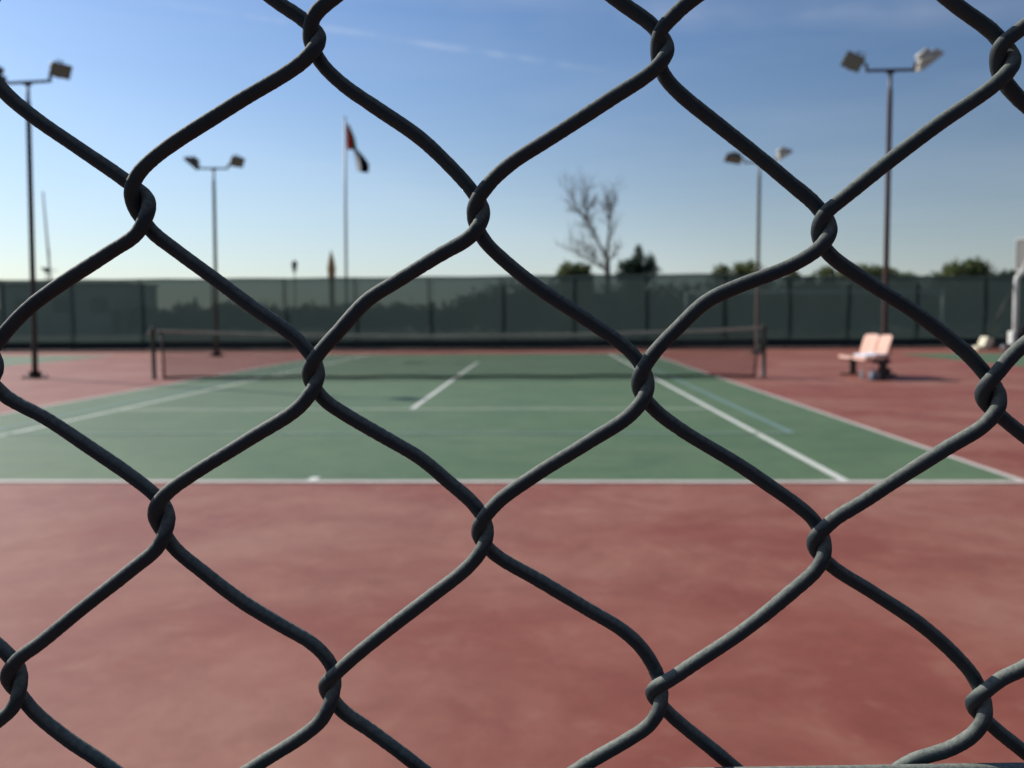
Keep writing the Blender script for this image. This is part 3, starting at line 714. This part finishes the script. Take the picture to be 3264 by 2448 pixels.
# ------------------------------------------------------------------ beyond the fence
def crown_mesh(blobs, n, leaf, seed, flat=.35):
    """leaf-sized quads spread through lumpy blobs (cx,cy,cz,rx,ry,rz), ragged at the edge"""
    r = np.random.default_rng(seed); vol = np.array([b[3] * b[4] * b[5] for b in blobs]) ** .75; pick = r.choice(len(blobs), n, p=vol / vol.sum())
    B = np.array(blobs)[pick]; d = r.standard_normal((n, 3)); d /= np.linalg.norm(d, axis=1)[:, None]
    rad = r.random(n) ** .42 * (1 + .16 * r.standard_normal(n)); P = B[:, :3] + d * B[:, 3:] * rad[:, None]
    keep = np.array([mnoise.noise(Vector(p) * 1.1 + Vector((seed, 0, 0))) > -.36 for p in P]) & (P[:, 2] > .05); P = P[keep]; n = len(P)
    nrm = r.standard_normal((n, 3)) + np.array([0, 0, flat]); nrm /= np.linalg.norm(nrm, axis=1)[:, None]
    a = np.cross(nrm, r.standard_normal((n, 3))); a /= np.linalg.norm(a, axis=1)[:, None]; b = np.cross(nrm, a); s = leaf * r.uniform(.6, 1.4, n)[:, None]
    V = np.stack([P - a * s, P + b * s * .5, P + a * s, P - b * s * .5], 1).reshape(-1, 3); return V, np.arange(len(V)).reshape(-1, 4)
def tree(name, cat, label, x, y, blobs, n, leaf, lm, seed, group=None, trunk=True, tm=None):
    t = thing(name, label, cat, (x, y, 0), group)
    V, Q = crown_mesh(blobs, n, leaf, seed); make_mesh('crown', V, Q, lm, t, False)
    if trunk:
        rr = random.Random(seed); m = MB(); top = max(b[2] for b in blobs)
        m.tube([(0, 0, 0), (.05, .03, top * .3), (-.04, 0, top * .6)], [.20, .15, .10], 8)
        for b in blobs[:6]: m.tube([(-.02, 0, top * .28), (b[0] * .5, b[1] * .5, (b[2] + top * .28) / 2), (b[0], b[1], b[2])], [.09, .06, .025], 6)
        m.build('trunk', tm or M_bark_dark, t, True)
    return t
GR = 'trees and bushes behind the far fence'
tree('bush', 'bush', 'low square topped olive bush at the foot of the bare tree', 4.0, 52, [(-.55, 0, 4.0, .62, .8, .80), (.45, .1, 4.05, .70, .8, .75), (0, 0, 4.15, .9, .6, .6), (0, 0, 2.6, 1.2, 1, 1.5), (.9, .3, 3.4, .4, .5, .8)], 5200, .12, M_leaf_olive, 1, GR)
tree('tree', 'tree', 'dark green shrubby tree with two ragged points beside the bare tree', 7.75, 50, [(.18, 0, 5.3, .24, .25, .58), (.12, 0, 4.65, .52, .5, .75), (-.55, .1, 4.40, .55, .4, .55), (.92, .2, 4.55, .40, .4, .66), (.25, 0, 4.15, 1.30, .6, .50), (.1, 0, 3.6, 1.15, .9, .75), (0, 0, 2.3, 1.3, 1.1, 1.3), (-.9, .1, 3.8, .4, .4, .4)], 6200, .11, M_leaf_dark, 2, GR)
tree('tree', 'tree', 'broad rounded tree seen only through the screen behind the net', -.3, 58, [(-2.6, 0, 2.2, 1.7, 1.6, .75), (0, 0, 2.6, 2.6, 2, 1.30), (2.2, .4, 2.5, 2.2, 2, 1.25), (0, 0, 1.3, 3.4, 2, 1.2)], 6500, .17, M_leaf_dark, 3, GR)
tree('tree', 'tree', 'low wide tree crown just topping the screen behind the brown floodlight pole', 15.3, 55, [(-1.2, 0, 4.1, .65, .9, .60), (.55, 0, 4.25, 1.05, 1, .72), (1.5, .2, 3.7, .7, .8, .6), (0, 0, 2.6, 2.2, 1.5, 1.4)], 5600, .14, M_leaf_olive, 4, GR)
tree('bush', 'bush', 'smallest pale grey green bush top between two larger crowns over the screen', 19.2, 56, [(0, 0, 3.85, .6, .7, .55), (.3, 0, 2.6, 1.0, 1, 1.2)], 2600, .13, M_leaf_mid, 5, GR)
tree('bush', 'bush', 'small round olive bush top just before the maroon pole', 21.1, 55, [(0, 0, 4.0, .75, .8, .62), (-.9, 0, 3.5, .5, .6, .5), (0, 0, 2.6, 1.4, 1, 1.3)], 3600, .13, M_leaf_olive, 6, GR)
tree('tree', 'tree', 'long flat olive crown crossed by the maroon floodlight pole', 24.2, 55.5, [(-1.3, 0, 4.05, .75, .9, .66), (-.2, 0, 4.1, 1.1, 1, .58), (1.1, 0, 4.0, .9, .9, .55), (2.5, 0, 3.6, .7, .8, .55), (0, 0, 2.5, 2.6, 1.4, 1.3)], 6500, .14, M_leaf_olive, 7, GR)
tree('tree', 'tree', 'largest rounded olive tree over the screen before the basketball stand', 30.4, 55, [(.55, 0, 4.55, .62, .8, .50), (-.6, 0, 4.2, .85, .9, .68), (.8, 0, 4.0, 1.15, 1, .80), (-1.7, .2, 3.6, .7, .8, .55), (0, 0, 2.5, 2.3, 1.5, 1.5)], 6500, .14, M_leaf_olive, 8, GR)
tree('bush', 'bush', 'low dark bush top touching the mast of the basketball stand', 33.4, 55.5, [(0, 0, 3.6, .95, .9, .58), (1.0, .2, 3.75, .8, .8, .6), (0, 0, 2.3, 1.8, 1.2, 1.4)], 4200, .14, M_leaf_dark, 9, GR)
tree('tree', 'tree', 'dark round tree hidden behind the shaded grey backboard', 37.5, 56, [(0, 0, 3.8, 1.6, 1.2, 1.1), (0, 0, 2.4, 2.0, 1.5, 1.5)], 4200, .15, M_leaf_dark, 10, GR)
hb = [(-62 + 1.9 * i + .6 * mnoise.noise((i, 3, 1)), 0, 1.25 + .35 * mnoise.noise((i * .6, 0, 2)), 1.5, 1.2, 1.2 + .5 * mnoise.noise((i * .8, 7, 1))) for i in range(48)]
t = tag(bpy.data.objects.new('hedge', None), 'long dark hedge dimly seen through the far screen', 'hedge'); COL.objects.link(t); t.location = (0, 72, 0)
V, Q = crown_mesh(hb, 26000, .30, 12); make_mesh('hedge_foliage', V, Q, M_leaf_dark, t, False)
hb = [(3.2 + 1.7 * i, .5 * mnoise.noise((i, 3, 1)), 1.8 + .25 * mnoise.noise((i * .6, 0, 2)), 1.5, 1.1, 1.75 + .25 * mnoise.noise((i * .8, 7, 1))) for i in range(23)]
t = tag(bpy.data.objects.new('hedge', None), 'taller dark hedge behind the screen under the olive crowns', 'hedge'); COL.objects.link(t); t.location = (0, 57, 0)
V, Q = crown_mesh(hb, 20000, .24, 13); make_mesh('hedge_foliage', V, Q, M_leaf_dark, t, False)

# leafless tree
bt_ = thing('bare_tree', 'tall leafless grey tree forking into two limbs above the screen', 'tree', (6.55, 58, 0), GR)
tr = MB(); rr = random.Random(21)
tr.tube([(0, 0, 0), (.05, 0, 2), (.02, 0, 4.2), (.0, 0, 5.55)], [.36, .26, .22, .18], 12); tr.build('trunk', M_bark, bt_, True)
lb = MB(); tw_ = MB()
def branch(p, d, L, r, depth):
    n = 4; pts = [Vector(p)]; dd = Vector(d).normalized(); rs = [r]
    for i in range(n):
        dd = (dd + Vector((rr.gauss(0, .13), rr.gauss(0, .13), rr.gauss(.03, .08)))).normalized()
        pts.append(pts[-1] + dd * L / n); rs.append(r * (1 - .62 * (i + 1) / n))
    (lb if depth < 2 else tw_).tube(pts, rs, 7 if depth < 2 else 4)
    if depth < 4 and r > .008:
        for i in range(1, n + 1):
            for _ in range(1 if depth == 0 else rr.choice((1, 2, 2, 3))):
                side = Vector((rr.gauss(0, 1), rr.gauss(0, 1), rr.gauss(.35, .6))).normalized()
                branch(pts[i], dd * .75 + side * .7, L * rr.uniform(.38, .62), rs[i] * .62, depth + 1)
branch((0, 0, 5.4), (-.50, .05, .82), 3.5, .12, 0)
branch((-1.55, .1, 8.2), (-.45, .0, .9), 2.6, .085, 1)
branch((-1.5, .1, 8.0), (-.05, -.2, 1), 2.6, .075, 1)
branch((0, 0, 5.5), (.04, .0, 1), 3.6, .105, 0)
branch((.1, 0, 8.2), (.0, .1, 1), 1.7, .09, 1)
branch((-.05, 0, 4.6), (-.85, .1, .42), 3.2, .085, 1)
branch((-.05, 0, 4.4), (-.6, -.1, .75), 2.6, .075, 1)
branch((.1, 0, 5.2), (.6, .2, .8), 1.5, .06, 2)
lb.build('limb', M_bark, bt_, True); tw_.build('twigs', M_bark, bt_, False)

# flagpole with its limp flag
fp = thing('flagpole', 'tall thin white flagpole far beyond the screen', 'flagpole', (-30.3, 140, 0))
fp.rotation_euler = (0, .012, 0)
MB().lathe([(.42, 0), (.42, .3), (.26, .35), (.22, 15), (.17, 33.4)], n=14).build('pole', M_flagpole, fp, True)
MB().lathe([(.05, 33.4), (.22, 33.5), (.25, 33.65), (.15, 33.82), (.02, 33.85)], n=12).build('finial', M_flagpole, fp, True)
fl = thing('flag', 'limp red, green, white and black flag drooping from the flagpole', 'flag', (-29.7, 140, 32.75))
def ripple(name, L, Rr, mat, ph):
    """cloth between two hanging edge lines (x, z in metres), folded in depth"""
    nn = 22; mm = 8; vs = []
    def at(poly, f):
        k = f * (len(poly) - 1); i = min(int(k), len(poly) - 2); a, b = poly[i], poly[i + 1]; u = k - i
        return a[0] + (b[0] - a[0]) * u, a[1] + (b[1] - a[1]) * u
    for i in range(nn + 1):
        f = i / nn; l, r_ = at(L, f), at(Rr, f)
        for j in range(mm + 1):
            g = j / mm; x = l[0] + (r_[0] - l[0]) * g; z = l[1] + (r_[1] - l[1]) * g
            vs.append((x, .45 * math.sin(x * 2.6 + ph) + .2 * math.sin(z * .8 + x * 3), z))
    W = mm + 1; m = MB(); m.add(vs, [(i * W + j, i * W + j + 1, (i + 1) * W + j + 1, (i + 1) * W + j) for i in range(nn) for j in range(mm)])
    o = m.build(name, mat, fl, True); s = o.modifiers.new('cloth thickness', 'SOLIDIFY'); s.thickness = .02
k = .0516
def P(*q): return [((x - 1103) * k, -(y - 398) * k) for x, y in q]
e1 = P((1107, 399), (1112, 420), (1119, 448), (1121, 479)); e2 = P((1109, 399), (1119, 420), (1130, 445), (1137, 480))
ripple('red_band', P((1104, 398), (1104, 425), (1104, 450), (1104, 479)), e1, flag_mat('red bunting', (.46, .04, .045)), 0)
ripple('green_stripe', e1, e2, flag_mat('green bunting', (.03, .30, .10)), .0)
e3 = P((1122, 479), (1129, 500), (1133, 525), (1137, 546)); e4 = P((1132, 480), (1141, 503), (1146, 528), (1147, 549)); e5 = P((1137, 481), (1152, 500), (1166, 522), (1169, 540))
ripple('white_stripe', e3, e4, flag_mat('white bunting', (.8, .8, .8)), .0)
ripple('black_stripe', e4, P((1138, 480), (1158, 503), (1174, 526), (1172, 551)), flag_mat('black bunting', (.016, .016, .02)), .0)

# small far things peeking over the screen
lm_ = thing('lantern_post', 'small dark lantern head peeking over the screen near the tan tower', 'lamp post', (-19.4, 70, 0))
MB().lathe([(.10, 0), (.07, .5), (.055, 5.2)], n=10).build('pole', M_mast, lm_, True)
MB().lathe([(.08, 5.2), (.16, 5.35), (.27, 5.95), (.30, 6.0), (.20, 6.12), (.05, 6.25)], n=8).build('lantern', M_lamp, lm_)
tw2 = thing('tower', 'slim tan pointed tower top just left of the flagpole', 'tower', (-32.6, 140, 0))
MB().lathe([(.55, 0), (.46, 7.6), (.62, 7.9), (.62, 8.1)], n=10).build('shaft', M_tan, tw2)
MB().lathe([(.62, 8.1), (.66, 9.2), (.84, 9.25), (.80, 9.4)], n=10).build('gallery', M_tan, tw2)
MB().lathe([(.66, 9.4), (.60, 10.1), (.42, 11.0), (.20, 11.8), (.05, 12.4)], n=10).build('spire', M_tan, tw2)
ms = thing('mast', 'thin leaning grey mast beside the dark floodlight pole', 'mast', (-54.4, 95, 0)); ms.rotation_euler = (0, -.045, 0)
m = MB(); m.lathe([(.14, 0), (.12, 8), (.09, 15.9)], n=8); m.build('pole', M_mast, ms, True)
MB().box((.03, 0, 9.0), (.22, .22, .9)).build('junction_box', M_mast, ms, bevel=.03)
lp = thing('street_lamp', 'dark street lamp head with a thin side arm below the leaning mast', 'street lamp', (-35.55, 60, 0))
MB().lathe([(.08, 0), (.06, 2), (.045, 4.75)], n=10).build('pole', M_mast, lp, True)
m = MB(); m.add([(-.34, -.16, 5.20), (.16, -.16, 5.16), (.16, .16, 5.16), (-.34, .16, 5.20), (-.30, -.14, 5.12), (.02, -.10, 4.78), (.20, -.10, 4.82), (.20, .10, 4.82), (.02, .10, 4.78), (-.30, .14, 5.12)], [(0, 1, 2, 3), (0, 4, 5, 6, 1), (3, 2, 7, 8, 9), (0, 3, 9, 4), (4, 9, 8, 5), (5, 8, 7, 6), (1, 6, 7, 2)])
m.build('lamp_head', simple('dark olive lamp casing', (.09, .08, .03), None, .5, 6), lp)
MB().tube([(.1, 0, 5.0), (.82, 0, 4.98)], .035, 6).build('arm', M_mast, lp)

# low building and pale frame seen through the cloth
bld = thing('building', 'low flat roofed building dimly seen through the screen at its far end', 'building', (-40.2, 74, 0))
w_ = MB(); w_.box((0, 0, 2.15), (11.0, 7, 4.3)); w_.build('wall', M_wall, bld)
MB().box((0, 0, 4.38), (11.3, 7.3, .16)).build('roof', M_roof, bld)
for x in (-3.4, 0, 3.4):
    wn = MB(); wn.box((x, -3.51, 2.5), (1.5, .06, 1.3)); f = wn.build('window', M_roof, bld); MB().box((x, -3.545, 2.5), (1.36, .02, 1.16)).build('pane', M_window, f)
dr = MB(); dr.box((4.9, -3.51, 1.05), (.9, .05, 2.1)); dr.build('door', M_roof, bld)
gf = thing('pipe_frame', 'long pale horizontal pipe on posts behind the screen', 'frame', (18.9, 50, 0))
MB().tube([(-7.95, 0, 2.70), (7.95, 0, 2.70)], .12, 10).build('crossbar', M_bar, gf, True)
for x in (-7.95, 7.95): MB().tube([(x, 0, 0), (x, 0, 2.82)], .12, 10).build('post', M_bar, gf, True)

# ------------------------------------------------------------------ render look
vs_ = scene.view_settings; vs_.view_transform = 'Standard'; vs_.look = 'None'; vs_.exposure = EXPOSURE; vs_.gamma = 1; vs_.use_curve_mapping = False
scene.render.engine = 'CYCLES'; scene.cycles.max_bounces = 8; scene.cycles.transparent_max_bounces = 12
